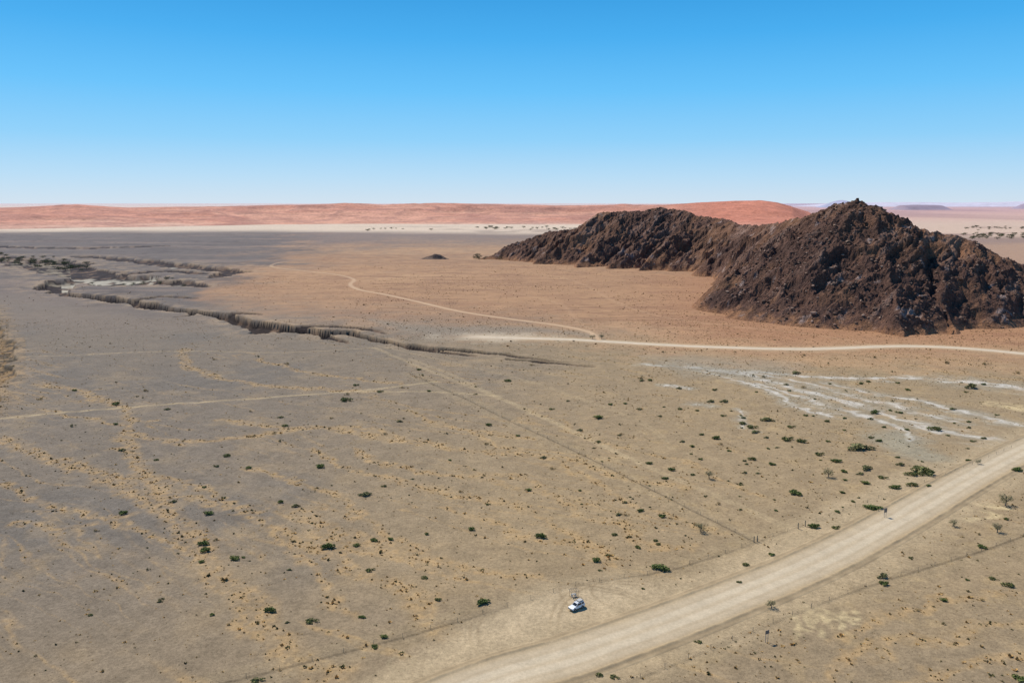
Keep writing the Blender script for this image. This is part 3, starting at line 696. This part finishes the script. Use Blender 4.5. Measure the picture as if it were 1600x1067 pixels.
# white four wheel drive car
def car(px,py,rotz,sc):
    x,y=G(px,py); root=new_obj('parked_car',None,label='white four wheel drive car with roof tent parked on gravel',cat='car'); root.location=(x,y,gz1(x,y)+.02); root.rotation_euler=(0,0,rotz); root.scale=(sc,sc,sc)
    def prof(name,pts,hw0,hw1,z0,z1,mat,bev=.05):
        import bmesh
        bm=bmesh.new(); L=[]
        for sgn in (-1,1):
            L.append([bm.verts.new((px_,sgn*(hw0+(hw1-hw0)*max(0,min(1,(pz-z0)/(z1-z0)))),pz)) for px_,pz in pts])
        n=len(pts)
        bm.faces.new(L[0]); bm.faces.new(L[1][::-1])
        for i in range(n): bm.faces.new((L[0][i],L[1][i],L[1][(i+1)%n],L[0][(i+1)%n]))
        bmesh.ops.recalc_face_normals(bm,faces=bm.faces[:])
        bmesh.ops.bevel(bm,geom=bm.edges[:],offset=bev,segments=2,affect='EDGES')
        me=bpy.data.meshes.new(name); bm.to_mesh(me); bm.free(); me.materials.append(mat); return me
    body=prof('body',[(-2.35,.45),(-2.4,1.0),(-2.3,1.12),(.95,1.14),(2.05,1.04),(2.35,.9),(2.38,.45),(1.9,.42),(1.75,.75),(1.2,.75),(1.05,.42),(-.95,.42),(-1.1,.75),(-1.65,.75),(-1.8,.42)],.92,.86,.4,1.14,M_white)
    new_obj('body',body,root)
    new_obj('cabin',prof('cabin',[(-2.25,1.08),(-2.1,1.78),(-1.9,1.85),(.2,1.85),(.35,1.8),(1.05,1.1)],.86,.70,1.1,1.85,M_white,.06),root)
    def panel(name,vs,mat):
        me=bpy.data.meshes.new(name); me.from_pydata(vs,[],[tuple(range(len(vs)))]); me.update(); me.materials.append(mat); return new_obj(name,me,root)
    def sy(z,s): return s*(.86+(.70-.86)*(z-1.1)/.75+.012)
    for s in (-1,1):
        panel('side_window',[(-1.05,sy(1.2,s),1.2),(.75,sy(1.2,s),1.2),(.3,sy(1.7,s),1.7),(-1.0,sy(1.7,s),1.7)],M_glass)
        panel('side_window',[(-2.0,sy(1.2,s),1.2),(-1.2,sy(1.2,s),1.2),(-1.15,sy(1.7,s),1.7),(-1.95,sy(1.7,s),1.7)],M_glass)
    panel('windscreen',[(.98,-.72,1.2),(.98,.72,1.2),(.44,.62,1.74),(.44,-.62,1.74)],M_glass)
    panel('rear_window',[(-2.25,-.7,1.22),(-2.25,.7,1.22),(-2.14,.62,1.7),(-2.14,-.62,1.7)],M_glass)
    for s in (-1,1):
        new_obj('headlight',boxes('headlight',[(2.36,s*.68,.82,.06,.32,.18)],M_lamp,.02),root)
        new_obj('tail_light',boxes('tail_light',[(-2.38,s*.78,.95,.06,.14,.3)],M_red,.02),root)
        new_obj('mirror',boxes('mirror',[(.75,s*1.0,1.25,.1,.22,.16)],M_grey,.03),root)
    new_obj('bumper',boxes('bumper',[(2.45,0,.55,.16,1.7,.2)],M_grey,.04),root)
    new_obj('rear_bumper',boxes('rear_bumper',[(-2.46,0,.55,.14,1.7,.18)],M_grey,.04),root)
    new_obj('roof_rack',boxes('roof_rack',[(-.9,-.62,1.93,2.3,.04,.04),(-.9,.62,1.93,2.3,.04,.04)]+[(-2+.55*i,0,1.93,.04,1.28,.04) for i in range(5)]+[(a,b,1.88,.04,.04,.1) for a in (-1.9,.1) for b in (-.62,.62)],M_grey),root)
    new_obj('roof_tent',boxes('roof_tent',[(-1.1,0,2.08,1.5,1.3,.24)],M_tent,.06),root)
    import bmesh
    from mathutils import Matrix
    for a in (1.47,-1.37):
        for s in (-1,1):
            bm=bmesh.new(); bmesh.ops.create_cone(bm,cap_ends=True,segments=28,radius1=.38,radius2=.38,depth=.26); bmesh.ops.rotate(bm,verts=bm.verts,matrix=Matrix.Rotation(math.pi/2,3,'X'))
            me=bpy.data.meshes.new('tyre'); bm.to_mesh(me); bm.free(); me.materials.append(M_black)
            w=new_obj('wheel',me,root); w.location=(a,s*.80,.38)
            bm=bmesh.new(); bmesh.ops.create_cone(bm,cap_ends=True,segments=20,radius1=.22,radius2=.19,depth=.04); bmesh.ops.rotate(bm,verts=bm.verts,matrix=Matrix.Rotation(math.pi/2,3,'X'))
            me=bpy.data.meshes.new('rim'); bm.to_mesh(me); bm.free(); me.materials.append(M_steel)
            q=new_obj('rim',me,w); q.location=(0,s*.14,0)
car(901,950,math.radians(-140),.82)
# picnic shelter behind the car
x,y=G(897,936); r=new_obj('picnic_shelter',None,label='open pole shade shelter with slatted roof beside parked car',cat='shelter'); r.location=(x,y+1.2,gz1(x,y+1.2)); r.rotation_euler=(0,0,.3); r.scale=(.7,.7,.7)
for a in (-1.2,1.2):
    for b in (-.9,.9): new_obj('pole',boxes('pole',[(a,b,1.1,.09,.09,2.4)],M_wood),r)
new_obj('roof',boxes('roof',[(0,-1.0,2.34,3.0,.08,.08),(0,1.0,2.34,3.0,.08,.08)]+[(-1.4+.7*i,0,2.42,.10,2.4,.05) for i in range(5)],M_wood),r)
r=new_obj('picnic_table',None,label='pale concrete picnic table with two benches under shelter',cat='table'); r.location=(x,y+1.2,gz1(x,y+1.2)); r.rotation_euler=(0,0,.3); r.scale=(.8,.8,.9)
new_obj('table_top',boxes('table_top',[(0,0,.76,1.4,.7,.08)],M_conc,.01),r)
new_obj('base',boxes('base',[(-.5,0,.35,.15,.5,.72),(.5,0,.35,.15,.5,.72)],M_conc),r)
for s in (-1,1): new_obj('bench',boxes('bench',[(0,s*.62,.44,1.3,.26,.07),(-.5,s*.62,.2,.12,.22,.42),(.5,s*.62,.2,.12,.22,.42)],M_conc),r)
# road signs seen from behind / marker posts
def sign(px,py,rot,w,h,top,label):
    x,y=G(px,py); r=new_obj('road_sign',None,label=label,cat='road sign'); r.location=(x,y,gz1(x,y)); r.rotation_euler=(0,0,rot)
    for s in (-1,1): new_obj('post',boxes('post',[(s*w*.3,.05,top/2-.1,.09,.09,top+.2)],M_steel),r)
    new_obj('board',boxes('board',[(0,0,top-h/2,w,.05,h)],M_sign,.008),r)
    new_obj('brace',boxes('brace',[(0,.085,top-h*.3,w*.9,.03,.06),(0,.085,top-h*.7,w*.9,.03,.06)],M_steel),r)
sign(1383,808,math.radians(20),1.1,1.3,2.8,'dark rectangular road sign on two steel posts')
sign(1198,1003,math.radians(25),1.0,.8,2.7,'grey road sign on two steel posts facing away')
for px,py in ((1178,847),(1183,846),(1247,826),(1258,822)):
    x,y=G(px,py); r=new_obj('gate_post',boxes('gate_post',[(0,0,.8,.2,.2,1.8),(0,0,1.74,.15,.15,.1)],M_wood),label='thick wooden gate post where fences meet',cat='post',group='gate posts'); r.location=(x,y,gz1(x,y))

# ------------------------------------------------------------------ light, sky, camera
EL=math.radians(52); AZ=math.radians(-42)
S=Vector((math.sin(AZ)*math.cos(EL),math.cos(AZ)*math.cos(EL),math.sin(EL)))
L=bpy.data.lights.new('sun','SUN'); L.energy=4.7; L.angle=math.radians(.53); L.color=(1,.965,.91)
lo=bpy.data.objects.new('sun',L); scene.collection.objects.link(lo); lo.rotation_euler=S.to_track_quat('Z','Y').to_euler()
w=bpy.data.worlds.new('World'); scene.world=w; w.use_nodes=True; nt=w.node_tree; bg=nt.nodes['Background']
sk=N(nt,'ShaderNodeTexSky',sky_type='NISHITA',sun_disc=False,sun_elevation=EL,sun_rotation=AZ%(2*math.pi)); sk.altitude=900; sk.air_density=1.0; sk.dust_density=.3; sk.ozone_density=2.0
tc=N(nt,'ShaderNodeTexCoord'); sp=N(nt,'ShaderNodeSeparateXYZ'); nt.links.new(tc.outputs['Generated'],sp.inputs[0])
cr=N(nt,'ShaderNodeValToRGB'); e=cr.color_ramp.elements
stops=[(0,(208,226,242)),(.03,(184,221,248)),(.075,(142,209,252)),(.13,(102,195,253)),(.19,(68,175,243)),(.24,(50,158,229)),(.6,(30,98,172)),(1,(22,70,140))]
e[0].position=0; e[0].color=(*lin(*stops[0][1]),1); e[1].position=1; e[1].color=(*lin(*stops[-1][1]),1)
for p_,c_ in stops[1:-1]:
    q=e.new(p_); q.color=(*lin(*c_),1)
nt.links.new(sp.outputs['Z'],cr.inputs[0])
STR_=.09
vs=N(nt,'ShaderNodeVectorMath',operation='SCALE'); nt.links.new(cr.outputs[0],vs.inputs[0]); vs.inputs['Scale'].default_value=1/STR_
mx=N(nt,'ShaderNodeMix',data_type='RGBA',blend_type='MIX'); mx.inputs[0].default_value=.93
nt.links.new(sk.outputs[0],mx.inputs[6]); nt.links.new(vs.outputs[0],mx.inputs[7]); nt.links.new(mx.outputs[2],bg.inputs[0]); bg.inputs[1].default_value=STR_
cam=bpy.data.cameras.new('camera'); co=bpy.data.objects.new('camera',cam); scene.collection.objects.link(co)
co.location=(0,0,H); co.rotation_euler=(math.pi/2-PITCH,0,0); cam.sensor_width=36; cam.lens=F/1600*36; cam.clip_end=200000; cam.clip_start=.5
scene.camera=co
scene.view_settings.view_transform='Standard'; scene.view_settings.look='None'; scene.view_settings.exposure=0
